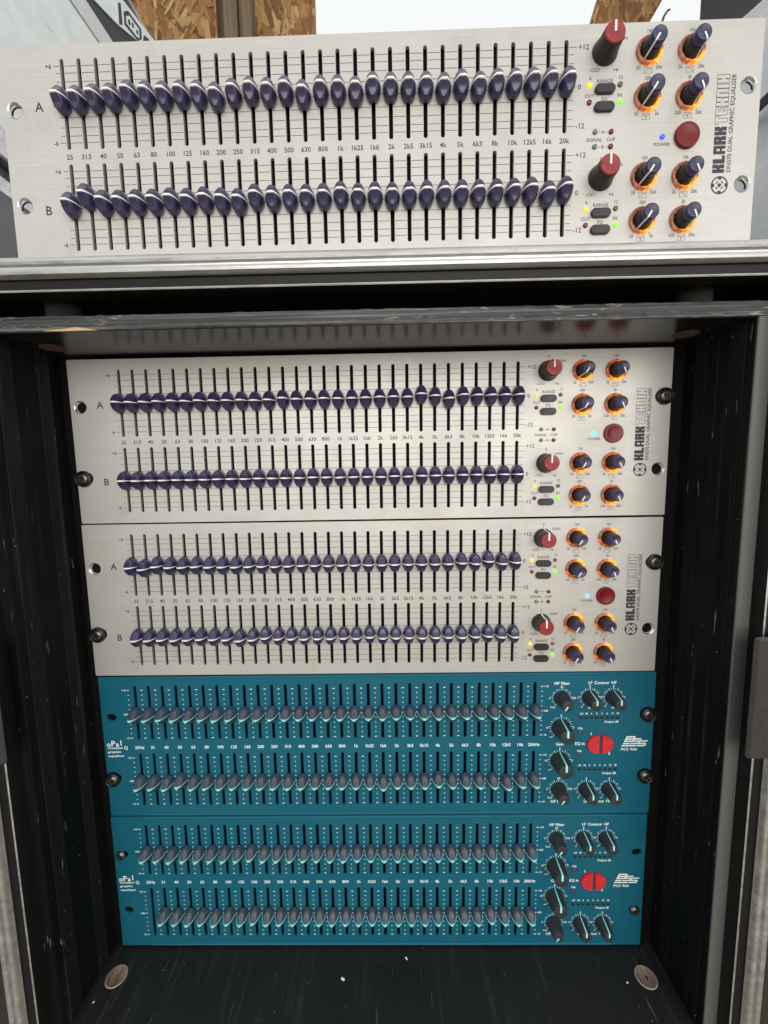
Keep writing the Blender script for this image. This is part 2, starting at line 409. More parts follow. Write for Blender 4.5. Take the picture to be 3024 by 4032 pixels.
def cap_line(name, w, D, D0, t0, t1, p, out, material, pa=2.0, pb=0.5):
    mb = MB(); n = 22; vs = []; fs = []; base = 1.0
    for i in range(n + 1):
        a = math.pi * i / n; x = w * math.cos(a)
        d = min(D * max(0, 1 - abs(math.cos(a)) ** pa) ** pb, D0)
        hx = t0 + t1 * math.sin(a) ** p
        nx, ny = math.cos(a), math.sin(a)
        for q, zz in ((-0.5, hx), (out, hx * 0.8), (out, -hx * 0.8), (-0.5, -hx)):
            vs.append((x + nx * q, -(d + base) - ny * q, zz))
    for i in range(n):
        for j in range(4):
            l = (j + 1) % 4; fs.append((i * 4 + j, i * 4 + l, (i + 1) * 4 + l, (i + 1) * 4 + j))
    mb.add(vs, fs); return mb.mesh(name, material, 50)
KT_CAP = cap_mesh('fader_cap', 4.95, 7.95, 9.4, 9.0, 0.6, M_['purple'])
KT_LINE = cap_line('indicator_line', 4.95, 9.4, 9.0, 0.3, 0.36, 2, 0.3, M_['white_line'])
BSS_CAP = cap_mesh('fader_cap', 5.0, 7.7, 10.0, 10.0, 0.95, M_['slate'], 1.8, 0.7)
BSS_LINE = cap_line('indicator_line', 5.05, 10.0, 10.0, 0.24, 0.6, 8, 0.4, M_['cyan_line'], 1.8, 0.7)

def pointer(name, prof, w0, w1, inner, material, face_h, round_end=False):
    """strip up the side of a knob (pointing up, +z) and over its face; prof: (r,h) from base to rim"""
    mb = MB(); pts = [(r + 0.12, h) for r, h in prof]; n = len(pts)
    vs = []; fs = []
    for i, (r, h) in enumerate(pts):
        w = w0 + (w1 - w0) * (i / max(1, n - 1)) if i < n else w1
        vs += [(-w / 2, -h, math.sqrt(max(0, r * r - w * w / 4))), (w / 2, -h, math.sqrt(max(0, r * r - w * w / 4)))]
    r = pts[-1][0]
    vs += [(-w1 / 2, -face_h - 0.12, r - 0.25), (w1 / 2, -face_h - 0.12, r - 0.25)]
    m2 = n + 1
    for i in range(m2 - 1): fs.append((2 * i, 2 * i + 1, 2 * i + 3, 2 * i + 2))
    if round_end:
        wi = w1 * 1.25; k0 = len(vs); arc = [(wi / 2 * math.cos(a), -face_h - 0.12, inner + wi / 2 * math.sin(a)) for a in [math.pi + math.pi * i / 6 for i in range(7)]]
        vs += arc; fs.append((2 * m2 - 2, 2 * m2 - 1, *[k0 + i for i in range(6, -1, -1)]))
    else:
        k0 = len(vs); vs += [(-w1 / 2, -face_h - 0.12, inner), (w1 / 2, -face_h - 0.12, inner)]
        fs.append((2 * m2 - 2, 2 * m2 - 1, k0 + 1, k0))
    mb.add(vs, fs); return mb.mesh(name, material, 60)
flute = lambda cnt, d: (lambda a, h: 1 - d * max(0.0, math.cos(a * cnt)) ** 6)
# silver units
KT_GAIN_P = [(8.0, 0.2), (7.9, 1.0), (7.2, 3.0), (6.7, 6.0), (6.4, 10.6), (6.35, 11.4)]
KT_GAIN = MB().lathe(KT_GAIN_P + [(6.1, 11.7)], 40).mesh('gain_knob', M_['black_pl'], 40)
KT_GAIN_CAP = MB().lathe([(6.15, 11.0), (6.12, 12.2), (5.8, 12.6)], 40).mesh('knob_cap', M_['red_cap'], 40)
KT_GAIN_PT = pointer('pointer', KT_GAIN_P + [(6.15, 12.5)], 1.1, 1.25, 0.0, M_['white_line'], 12.6)
KT_FIL_P = [(6.15, 0.2), (6.0, 1.6), (5.3, 4.0), (4.9, 6.4)]
KT_FIL = MB().lathe(KT_FIL_P, 40, rmod=flute(20, 0.03)).mesh('filter_knob', M_['black_pl'], 40)
KT_FIL_CAP = MB().lathe([(4.5, 6.3), (4.5, 6.9), (4.75, 7.0), (4.65, 10.4), (4.3, 11.0), (3.9, 11.1), (3.6, 10.9)], 40).mesh('knob_cap', M_['cap_purple'], 40)
KT_FIL_PT = pointer('pointer', [(6.15, 0.3), (6.0, 1.6), (5.3, 4.0), (4.92, 6.4), (4.8, 7.0), (4.68, 10.4), (4.35, 11.0)], 0.9, 1.0, 0.3, M_['white_line'], 11.05)
def ring_mesh(material):
    mb = MB(); rnd = random.Random(3); n = 40
    jit = [0.75 + 0.5 * rnd.random() for _ in range(n)]
    mb.lathe([(8.45, 0.0), (8.4, 0.9), (7.9, 1.5)], n, cap=False)
    vs = []; fs = []
    for j, (r, h) in enumerate([(7.9, 1.5), (7.5, 1.7), (7.0, 1.0), (6.5, 1.4), (6.2, 0.2)]):
        for i in range(n):
            a = 2 * math.pi * i / n; hh = h * (jit[(i * (j + 3)) % n] if 0 < j < 4 else 1)
            vs.append((r * math.sin(a), -hh, r * math.cos(a)))
    for j in range(4):
        for i in range(n):
            k2 = (i + 1) % n; fs.append((j * n + i, j * n + k2, (j + 1) * n + k2, (j + 1) * n + i))
    mb.add(vs, fs); return mb.mesh('light_ring', material, 20)
RING = ring_mesh(M_['amber']); RING_DULL = ring_mesh(M_['amber_dull'])
def dome(r, material, name='led', h=None):
    h = h or r * 0.8
    return MB().lathe([(r * 1.0, 0), (r, h * 0.35), (r * 0.85, h * 0.75), (r * 0.5, h * 0.97), (r * 0.12, h)], 18).mesh(name, material, 60)
LED = {k2: dome(1.55, M_[k2]) for k2 in ('led_yellow', 'led_green', 'led_blue', 'led_deepblue', 'led_olive', 'led_red', 'led_sig')}
LED_BAR = dome(1.4, M_['led_dark'], h=0.7)
mb = MB().lathe([(2.35, 0), (2.3, 0.6), (1.6, 1.0), (0.3, 1.1)], 20); mb.v = [(x, y, z * 0.66) for x, y, z in mb.v]
LED_CLIP = mb.mesh('led', M_['led_clip'], 60)
mb = MB(); mb.prism(rrect(0, 0, 12.6, 5.6, 2.7), -1.5, 3); mb.prism(rrect(0, 0, 11.9, 4.9, 2.4), -1.85, -1.4)
BUTTON = mb.mesh('push_button', M_['button'], 40)
POWER = MB().lathe([(7.6, -0.5), (7.6, 1.6), (7.3, 2.1), (6.9, 2.2), (5.0, 1.7), (2.5, 1.35), (0.4, 1.25)], 40).mesh('power_button', M_['red_power'], 40)
BEVEL = MB().lathe([(5.15, 0.03), (4.9, -0.1), (3.75, -1.5), (3.65, -3.0)], 32, cap=False).mesh('hole_bevel', M_['chrome'], 40)
def screw_mesh(r):
    mb = MB(); mb.lathe([(r, 0), (r * 0.97, 0.9), (r * 0.8, 1.9), (r * 0.68, 2.3), (r * 0.6, 2.45)], 28, cap=False)
    # phillips recess: cross-shaped pit
    a = r * 0.6; n = 28; pit = []
    for i in range(n):
        t = 2 * math.pi * i / n; c4 = abs(math.cos(2 * t)) ** 3
        pit.append((a * (0.3 + 0.7 * c4) * math.sin(t), -2.45, a * (0.3 + 0.7 * c4) * math.cos(t)))
    rim = [(a * math.sin(2 * math.pi * i / n), -2.45, a * math.cos(2 * math.pi * i / n)) for i in range(n)]
    bot = [(x * 0.5, -0.9, z * 0.5) for x, y, z in pit]
    fs = []
    for i in range(n):
        k2 = (i + 1) % n; fs.append((i, k2, n + k2, n + i)); fs.append((n + i, n + k2, 2 * n + k2, 2 * n + i))
    fs.append(tuple(range(2 * n, 3 * n)))
    mb.add(rim + pit + bot, fs); return mb.mesh('rack_screw', M_['screw'], 35)
SCREW = screw_mesh(5.0); SCREW_S = screw_mesh(4.6)
WASHER = MB().lathe([(6.7, 0.0), (6.8, 0.8), (6.3, 2.6), (5.7, 3.0), (5.2, 2.6), (4.9, 1.6)], 32, cap=False).mesh('cup_washer', M_['washer'], 40)
# teal units
BG_P = [(7.9, 0.2), (7.8, 1.0), (7.2, 6.0), (6.4, 13.0), (5.9, 14.3)]
BSS_GAIN = MB().lathe(BG_P + [(5.4, 14.5)], 54, rmod=lambda a, h: 1 - (0.05 if h < 12.5 else 0) * max(0.0, math.cos(a * 9 + math.pi)) ** 8).mesh('gain_knob', M_['knob_black'], 40)
BSS_GAIN_PT = pointer('pointer', BG_P, 0.7, 1.5, 0.9, M_['cyan_line'], 14.5, True)
BK_P = [(6.4, 0.2), (6.3, 1.0), (5.7, 6.0), (4.9, 11.6), (4.4, 12.8)]
BSS_KNOB = MB().lathe(BK_P + [(3.9, 13.0)], 54, rmod=lambda a, h: 1 - (0.055 if h < 11 else 0) * max(0.0, math.cos(a * 9 + math.pi)) ** 8).mesh('filter_knob', M_['knob_black'], 40)
BSS_KNOB_PT = pointer('pointer', BK_P, 0.6, 1.2, 0.9, M_['cyan_line'], 13.0, True)
def dpts(sgn):
    return [(sgn * (1.3 + 9.8 * max(0.0, math.cos(math.radians(-90 + 12 * i))) ** 0.92), 8.5 * math.sin(math.radians(-90 + 12 * i))) for i in range(16)]
def half_button(sgn):
    mb = MB(); p = dpts(sgn); cx = sgn * 5.5
    mb.prism(p, -1.6, 2); mb.prism([((x - cx) * 0.93 + cx, z * 0.93) for x, z in p], -2.1, -1.5)
    return mb.mesh('eq_switch', M_['red_eq'], 35)
HALF_L, HALF_R = half_button(-1), half_button(1)

FREQ = ['25', '31.5', '40', '50', '63', '80', '100', '125', '160', '200', '250', '315', '400', '500', '630', '800', '1k', '1k25', '1k6', '2k', '2k5', '3k15', '4k', '5k', '6k3', '8k', '10k', '12k5', '16k', '20k']

# ------------------------------------------------------------------ print and panels for the silver units
def stroke(mb, pts, w, y=-0.06, closed=True):
    n = len(pts)
    for i in range(n if closed else n - 1):
        (x0, z0), (x1, z1) = pts[i], pts[(i + 1) % n]
        d = math.hypot(x1 - x0, z1 - z0) or 1; ux, uz = (x1 - x0) / d * w / 2, (z1 - z0) / d * w / 2
        mb.poly([(x0 - ux - uz, z0 - uz + ux), (x0 - ux + uz, z0 - uz - ux), (x1 + ux + uz, z1 + uz - ux), (x1 + ux - uz, z1 + uz + ux)], y - 0.004 * (i % 3))
LET = {
 'K': [(0, 0), (4.4, 0), (4.4, 5.2), (5.4, 5.2), (5.4, 0), (10, 0), (10, 6.2), (8.6, 7.5), (10, 8.8), (10, 15), (5.4, 15), (5.4, 9.8), (4.4, 9.8), (4.4, 15), (0, 15)],
 'L': [(0, 0), (9.5, 0), (9.5, 4.6), (8.4, 3.6), (5.2, 3.6), (5.2, 15), (0, 15)],
 'T': [(2.7, 0), (7.3, 0), (7.3, 11.3), (10, 11.3), (10, 15), (0, 15), (0, 11.3), (2.7, 11.3)],
 'E': [(0, 1.5), (1.5, 0), (10, 0), (10, 3.4), (5, 3.4), (5, 5.8), (9, 5.8), (9, 9.2), (5, 9.2), (5, 11.6), (10, 11.6), (10, 15), (1.5, 15), (0, 13.5)],
 'N': [(0, 0), (4.3, 0), (4.3, 10.8), (5, 11.6), (5.7, 10.8), (5.7, 0), (10, 0), (10, 13), (8, 15), (0, 15)],
 'I': [(0, 0), (4.6, 0), (4.6, 15), (0, 15)]}
def letters_block(mb_fill, mb_out):
    # KLARK filled, TEKNIK outlined; written upwards: u along +z, letter-up along -x
    H = 7.5; base = 463.0; sc = H / 15
    def tr(p, u0, k2): return (base - p[1] * sc, u0 + p[0] * k2)
    u = 44.6; kx = 5.0 / 10
    def fill(poly, u0, y=-0.06): mb_fill.poly([tr(p, u0, kx) for p in poly], y)
    for ch in 'KLARK':
        if ch == 'A':
            for r_ in ([(0, 0), (3.7, 0), (3.7, 15), (1, 15), (0, 14)], [(6.3, 0), (10, 0), (10, 14), (9, 15), (6.3, 15)], [(3.7, 4.2), (6.3, 4.2), (6.3, 6.8), (3.7, 6.8)], [(3.7, 11.2), (6.3, 11.2), (6.3, 15), (3.7, 15)]): fill(r_, u)
        elif ch == 'R':
            for r_ in ([(0, 0), (4.4, 0), (4.4, 15), (0, 15)], [(4.4, 5.6), (5.4, 5.6), (5.4, 9.2), (4.4, 9.2)], [(4.4, 11.6), (5.4, 11.6), (5.4, 15), (4.4, 15)], [(5.4, 0), (10, 0), (10, 6.2), (8.8, 7.3), (10, 8.4), (10, 13.8), (9, 15), (5.4, 15)]): fill(r_, u)
        elif ch == 'K':
            for r_ in ([(0, 0), (4.4, 0), (4.4, 15), (0, 15)], [(4.4, 5.4), (5.4, 5.4), (5.4, 9.6), (4.4, 9.6)], [(5.4, 0), (10, 0), (10, 6.2), (8.6, 7.5), (10, 8.8), (10, 15), (5.4, 15)]): fill(r_, u)
        else:
            fill([(0, 0), (5.2, 0), (5.2, 15), (0, 15)], u); fill([(5.2, 0), (9.5, 0), (9.5, 4.6), (8.4, 3.6), (5.2, 3.6)], u)
        u += 5.5
    u = 73.0; k2 = 4.85 / 10
    for ch in 'TEKNIK':
        stroke(mb_out, [tr(p, u, k2) for p in LET[ch]], 0.28)
        u += (2.85 if ch == 'I' else 5.2)
def emblem(mb):
    cx, cz, y = 460.6, 37.3, -0.06; n = 40
    def P(a, r): return (cx + r * math.sin(a), cz + r * math.cos(a))
    def annulus(r0, r1, a0, a1, m2, yy):
        for i in range(m2):
            a = a0 + (a1 - a0) * i / m2; b = a0 + (a1 - a0) * (i + 1) / m2
            mb.poly([P(a, r0), P(b, r0), P(b, r1), P(a, r1)], yy)
    annulus(4.55, 5.4, 0, 2 * math.pi, 48, y)
    mb.poly(circ(cx, cz, 1.15, 20), y)
    for q in range(4):
        a = q * math.pi / 2; annulus(3.3, 4.6, a - 0.27, a + 0.27, 4, y - 0.005)
        b = a + math.pi / 4
        mb.poly([P(b - 0.27, 2.0), P(b + 0.27, 2.0), P(b + 0.42, 2.9), P(b - 0.42, 2.9)], y - 0.005)
def kt_x(n): return 41.3 + n * (361.0 - 41.3) / 29
ROW_A, ROW_B = 97.3, 35.3
OFFS = (22.5, 18.4, 13.4, 7.5, 0, -7.5, -13.4, -18.4, -22.5)
def silver_prints():
    ln = MB(); tx = MB(); fine = MB(); em = MB(); out = MB()
    for zc in (ROW_A, ROW_B):
        for o_ in OFFS:
            z = zc + o_; xl = 36 if abs(o_) in (0, 22.5) else 37; xr = 367.3 if abs(o_) in (0, 22.5) else 366
            edges = [xl] + sum([[kt_x(i) - 1.65, kt_x(i) + 1.65] for i in range(30)], []) + [xr]
            for i in range(0, len(edges), 2): ln.rect(edges[i], edges[i + 1], z - 0.16, z + 0.16, -0.06)
        text(tx, '+6', 32.6, zc + 22.5, 2.6); text(tx, '-6', 33.2, zc - 22.5, 2.6); text(tx, '0', 34.5, zc, 2.4)
        text(tx, '+12', 368.3, zc + 22.5, 2.9, 'L'); text(tx, '0', 368.6, zc, 2.9, 'L'); text(tx, '-12', 367.9, zc - 22.5, 2.9, 'L')
    for i, f in enumerate(FREQ):
        if '.' in f:
            text(tx, '31', kt_x(i) - 1.3, 66.4, 2.9); tx.poly(circ(kt_x(i) + 0.95, 65.15, 0.25, 8), -0.06); text(tx, '5', kt_x(i) + 2.3, 66.4, 2.9)
        else: text(tx, f, kt_x(i), 66.4, 2.9)
    text(tx, 'A', 24.3, 96.6, 5.4); text(tx, 'B', 23.9, 34.4, 5.4)
    for dz in (0, -72.5):
        g = 116.3 + dz
        text(fine, '0', 384.8, g + 11.2, 2.1); text(fine, 'GAIN', 395.2, g + 7.6, 1.9)
        text(fine, '-', 376.0, g - 9.8, 2.0); text(fine, '+6', 391.8, g - 9.8, 2.1)
        for cx in (378.0, 380.6): stroke(fine, [(cx + 1.25 * math.cos(t * math.pi / 6), g - 9.8 + 0.85 * math.sin(t * math.pi / 6)) for t in range(12)], 0.28)
        def ticks(cx, cz, r, angs):
            for a in angs:
                a = math.radians(a); stroke(fine, [(cx + r * math.sin(a), cz + r * math.cos(a)), (cx + (r + 1.2) * math.sin(a), cz + (r + 1.2) * math.cos(a))], 0.25, closed=False)
        ticks(384.8, g, 8.3, (0, 150, -150))
        for cx, cz, a, b, c_, ic in ((412.2, 116.2 + dz, '100', '20', '500', 0), (438.2, 116.0 + dz, '10k', '2k', '20k', 1), (412.2, 89.9 + dz, '200', '20', '2k', 2), (438.2, 89.8 + dz, '2k', '200', '20k', 2)):
            text(fine, a, cx, cz + 11.2, 1.9); text(fine, b, cx - 6.3, cz - 9.3, 1.9); text(fine, c_, cx + 6.5, cz - 9.3, 1.9)
            ticks(cx, cz, 8.6, (0, 145, -145))
            ix, iz = cx - 0.2, cz - 10.9
            stroke(fine, [(ix - 2.4, iz - 1.6), (ix + 2.4, iz - 1.6), (ix + 2.4, iz + 1.6), (ix - 2.4, iz + 1.6)], 0.22)
            if ic == 0: pl = [(ix - 1.5, iz - 1.1), (ix - 0.5, iz + 0.6), (ix + 1.7, iz + 0.8)]
            elif ic == 1: pl = [(ix - 1.7, iz + 0.8), (ix + 0.5, iz + 0.6), (ix + 1.5, iz - 1.1)]
            else: pl = [(ix - 1.6, iz + 0.8), (ix - 0.5, iz + 0.6), (ix, iz - 1.0), (ix + 0.5, iz + 0.6), (ix + 1.6, iz + 0.8)]
            stroke(fine, pl, 0.3, -0.07, False)
        text(fine, 'RANGE', 385.5, 100.2 + dz, 2.1); text(fine, 'EQ', 385.5, 89.9 + dz, 2.0)
        text(fine, '6', 376.3, 102.0 + dz, 2.0); text(fine, '12', 395.2, 102.0 + dz, 2.0)
        text(fine, 'OUT', 376.2, 91.9 + dz, 2.0); text(fine, 'IN', 395.0, 91.9 + dz, 2.0)
    for z, ch in ((70.8, 'A'), (62.1, 'B')):
        text(fine, ch, 385.4, z, 2.0); fine.rect(382.3, 383.9, z - 0.12, z + 0.12, -0.06); fine.rect(386.8, 388.6, z - 0.12, z + 0.12, -0.06)
    text(fine, 'SIGNAL', 380.0, 66.4, 2.0); text(fine, 'CLIP', 390.5, 66.4, 2.0); text(fine, 'POWER', 422.7, 62.4, 2.0)
    text(tx, 'DN370 DUAL GRAPHIC EQUALISER', 465.6, 44.7, 2.6, 'L', rot=True, width=57.0)
    letters_block(em, out); emblem(em)
    return (('scale_lines', ln.mesh('scale_lines', M_['ink_line'])), ('scale_lettering', tx.mesh('scale_lettering', M_['ink'])),
            ('control_lettering', fine.mesh('control_lettering', M_['ink_line'])), ('brand_lettering', em.mesh('brand_lettering', M_['ink'])),
            ('outlined_brand_lettering', out.mesh('outlined_brand_lettering', M_['ink_line'])))
SP = silver_prints()
KT_HOLES = [(8.2, 95.0), (8.2, 37.6), (475.0, 95.0), (475.0, 37.6)]
slots = []
for i in range(30):
    slots += [rrect(kt_x(i), 97.5, 2.5, 53.2, 1.22), rrect(kt_x(i), 35.5, 2.5, 53.2, 1.22)]
SILVER_PANEL = panel_mesh('front_panel', rrect(241.3, 66.25, 482.6, 132.5, 1.2, 4), slots + [circ(x, z, 5.1) for x, z in KT_HOLES], 3.0, M_['silver'])
CHASSIS = MB().box(16, 466, 4.0, 9.0, 2, 130.5).box(20, 462, 9.0, 230, 2.5, 130).mesh('chassis', M_['chassis'])

def knob(u, x, z, me, cap, pt, ang):
    k2 = obj(me.name, me, u, (x, 0, z), (0, math.radians(ang), 0))
    if cap: obj('knob_cap', cap, k2)
    obj('pointer', pt, k2)
    return k2
def place_screw(u, x, z, washer=True, ang=0, small=False):
    s = obj('rack_screw', SCREW_S if small else SCREW, u, (x, -1.2 if washer else 0, z), (0, math.radians(ang), 0))
    if washer: obj('cup_washer', WASHER, s, (0, 1.2, 0))
def silver_unit(loc, label, faders_a, faders_b, screws, lamp):
    u = empty('graphic_equaliser', loc, label, 'equaliser', 'graphic equalisers stacked in and on the rack')
    obj('front_panel', SILVER_PANEL, u); obj('chassis', CHASSIS, u)
    for n_, me in SP: obj(n_, me, u)
    for i in range(4):
        x, z = KT_HOLES[i]
        if i in screws: place_screw(u, x + screws[i][0], z + screws[i][1], True, screws[i][2])
        else: obj('hole_bevel', BEVEL, u, (x, 0, z))
    for zc, fd in ((ROW_A, faders_a), (ROW_B, faders_b)):
        for i in range(30):
            c = obj('fader_cap', KT_CAP, u, (kt_x(i), 0, zc + fd[i]), (random.uniform(-.03, .03), random.uniform(-.035, .035), random.uniform(-.03, .03))); obj('indicator_line', KT_LINE, c)
    for dz in (0, -72.5):
        knob(u, 384.8, 116.3 + dz, KT_GAIN, KT_GAIN_CAP, KT_GAIN_PT, 0)
        for q, (x, z, a) in enumerate(((412.2, 116.2, 212), (438.2, 116.0, 155), (412.2, 89.9, 211), (438.2, 89.8, 157))):
            obj('light_ring', RING_DULL if lamp == 135 else RING, u, (x, 0, z + dz), (0, math.radians(lamp + (13 * q) % 17), 0)); knob(u, x, z + dz, KT_FIL, KT_FIL_CAP, KT_FIL_PT, a)
        obj('push_button', BUTTON, u, (385.4, 0, 95.0 + dz)); obj('push_button', BUTTON, u, (385.3, 0, 84.8 + dz))
        for x, z, k2 in ((376.0, 97.7, 'led_yellow'), (395.0, 97.7, 'led_olive'), (376.0, 87.9, 'led_red'), (395.0, 87.8, 'led_green')):
            obj('led', LED[k2], u, (x, 0, z + dz))
    for x, z, k2 in ((380.3, 70.8, 'led_sig'), (390.4, 70.7, 'led_red'), (380.3, 62.2, 'led_sig'), (390.4, 62.1, 'led_red'), (422.8, 66.7, 'led_deepblue' if lamp == 135 else 'led_blue')):
        obj('led', LED[k2], u, (x, 0, z))
    obj('power_button', POWER, u, (437.8, 0, 66.7))
    return u

# ------------------------------------------------------------------ teal units
def bs_x(n): return 31.4 + n * (379.6 - 31.4) / 29
def oval(mb, x, z, w, h, y=-0.06):
    mb.poly([(x + w / 2 * math.cos(t * math.pi / 5), z + h / 2 * math.sin(t * math.pi / 5)) for t in range(10)], y)
BA, BB = 97.7, 34.2
BK = [(402.6, 109.2, 'hp'), (426.7, 109.4, 'ct'), (446.8, 109.5, 'ct'), (402.8, 82.0, 'g'), (402.5, 51.1, 'g'), (402.3, 24.0, 'hp'), (426.6, 23.9, 'ct'), (446.7, 23.8, 'ct')]
def teal_prints():
    mk = MB(); tx = MB(); lg = MB()
    for zc in (BA, BB):
        for c_ in range(31):
            x = bs_x(c_) - 6.0
            for j in range(11):
                z = zc + 22.35 - j * 4.47; big = j in (0, 5, 10)
                oval(mk, x, z, 2.3 if big else 1.2, 0.75)
        for t, dz in (('+15', 22.35), ('-15', -22.35), ('0dB', 0)):
            text(tx, t, 23.6, zc + dz, 1.6, 'R', True); text(tx, t, 387.4, zc + dz, 1.6, 'L', True)
    for i, f in enumerate(FREQ):
        f = {'25': '25Hz', '31.5': '31', '20k': '20kHz'}.get(f, f)
        text(tx, f, bs_x(i), 66.4, 2.65, bold=True)
    for cx, cz, kind in BK:
        r = 8.9 if kind == 'g' else 7.5
        for j in range(21):
            if kind == 'hp' and j > 18: continue
            a = math.radians(-140 + 14 * j); L_ = 1.3 if j % 2 == 0 else 0.8; w = 0.5 if j % 2 == 0 else 0.35
            stroke(mk, [(cx + r * math.sin(a), cz + r * math.cos(a)), (cx + (r + L_) * math.sin(a), cz + (r + L_) * math.cos(a))], w, closed=False)
        if kind == 'hp':
            text(tx, '50', cx, cz + 10.2, 1.7, bold=True); text(tx, '5', cx - 10.2, cz, 1.7, bold=True); text(tx, '150', cx + 10.4, cz, 1.7, bold=True); text(tx, 'Out', cx - 7.4, cz - 8.3, 1.7, bold=True)
        elif kind == 'ct':
            text(tx, '0', cx, cz + 10.1, 1.7, bold=True); text(tx, '3', cx - 9.9, cz, 1.7, bold=True); text(tx, '3', cx + 9.7, cz, 1.7, bold=True); text(tx, '-6', cx - 6.6, cz - 8.2, 1.5, bold=True); text(tx, 'dB', cx, cz - 9.4, 1.6, bold=True)
        else:
            text(tx, '0', cx, cz + 11.3, 1.7, bold=True); text(tx, '10', cx - 12, cz, 1.7, bold=True); text(tx, '6', cx + 11, cz, 1.7, bold=True); text(tx, '-oo', cx - 8.5, cz - 8.5, 1.5, bold=True)
    text(tx, 'HP Filter', 402.6, 122.6, 2.5, bold=True); text(tx, 'LF', 426.7, 122.9, 2.5, bold=True); text(tx, 'Contour', 436.5, 122.9, 2.5, bold=True); text(tx, 'HF', 446.9, 122.9, 2.5, bold=True)
    text(tx, 'HP Filter', 402.4, 12.0, 2.5, bold=True); text(tx, 'LF', 426.6, 12.0, 2.5, bold=True); text(tx, 'Contour', 436.5, 12.0, 2.5, bold=True); text(tx, 'HF', 446.7, 12.0, 2.5, bold=True)
    text(tx, 'Gain', 402.2, 66.6, 2.5, bold=True)
    for z in (91.2, 43.0):
        for j, t in enumerate(('-24', '18', '6', '0', '3', '6', '12', '18')): text(tx, t, 419.9 + j * 4.47, z + 3.5, 1.7, bold=True)
        text(tx, 'Output dB', 452.2, z - 4.1, 1.9, 'R', True)
    text(tx, 'Clip', 419.6, 81.2, 1.8, bold=True); text(tx, 'Clip', 419.5, 60.1, 1.8, bold=True)
    text(tx, 'EQ in', 419.7, 66.9, 2.5, bold=True); text(tx, '1', 429.2, 75.9, 2.7, bold=True); text(tx, '2', 445.4, 57.6, 2.7, bold=True)
    # left brand block
    text(lg, 'o', 2.2, 69.6, 4.6, 'L', True); text(lg, 'P', 6.1, 70.3, 5.0, 'L', True); text(lg, 'a', 10.4, 69.7, 4.4, 'L', True); text(lg, 'l', 14.4, 70.9, 4.6, 'L', True)
    text(lg, 'constant', 2.6, 66.2, 1.9, 'L', True, width=13.6); text(lg, 'Q', 17.4, 66.3, 3.0, 'L', True)
    text(lg, 'graphic', 2.7, 62.5, 1.9, 'L', True, width=11.8); text(lg, 'equaliser', 2.8, 58.6, 1.9, 'L', True, width=14.4)
    # right emblem
    def Z(p): return (455.9 + (p[0] - 265) * 0.0206, 64.0 + (795 - p[1]) * 0.0209)
    polys = [[(290, 735), (880, 735), (860, 795), (262, 795)], [(335, 640), (620, 640), (600, 695), (310, 695)],
             [(915, 735), (1235, 735), (1235, 795), (895, 795)], [(650, 640), (1265, 640), (1302, 660), (1230, 697), (635, 697)], [(1302, 660), (1285, 735), (1235, 795), (1190, 738), (1222, 697)],
             [(378, 540), (1370, 528), (1350, 588), (355, 595)], [(970, 580), (1045, 580), (1030, 645), (950, 645)],
             [(470, 340), (535, 340), (425, 595), (355, 595)], [(470, 340), (820, 340), (848, 362), (838, 400), (445, 400)], [(775, 345), (848, 355), (826, 440), (750, 440)],
             [(430, 440), (1085, 432), (1112, 462), (1095, 494), (405, 500)], [(720, 490), (795, 490), (775, 550), (700, 550)]]
    for i, p in enumerate(polys): lg.poly([Z(q) for q in p], -0.06 - 0.006 * i)
    text(lg, 'FCS 966', 455.4, 61.3, 2.3, 'L', True, width=14.2)
    return (('scale_marks', mk.mesh('scale_marks', M_['ink_white'])), ('control_lettering', tx.mesh('control_lettering', M_['ink_white'])), ('brand_lettering', lg.mesh('brand_lettering', M_['ink_white'])))
TP = teal_prints()
BS_HOLES = [(8.6, 95.0), (8.6, 37.6), (475.0, 95.0), (475.0, 37.6)]
slots = []
for i in range(30):
    slots += [rrect(bs_x(i), 98.8, 2.6, 50.4, 1.25), rrect(bs_x(i), 35.2, 2.6, 50.4, 1.25)]
TEAL_PANEL = panel_mesh('front_panel', rrect(241.3, 66.25, 482.6, 132.0, 0.8, 3), slots + [rrect(x, z, 8.6, 6.4, 3.1) for x, z in BS_HOLES], 2.2, M_['teal'])
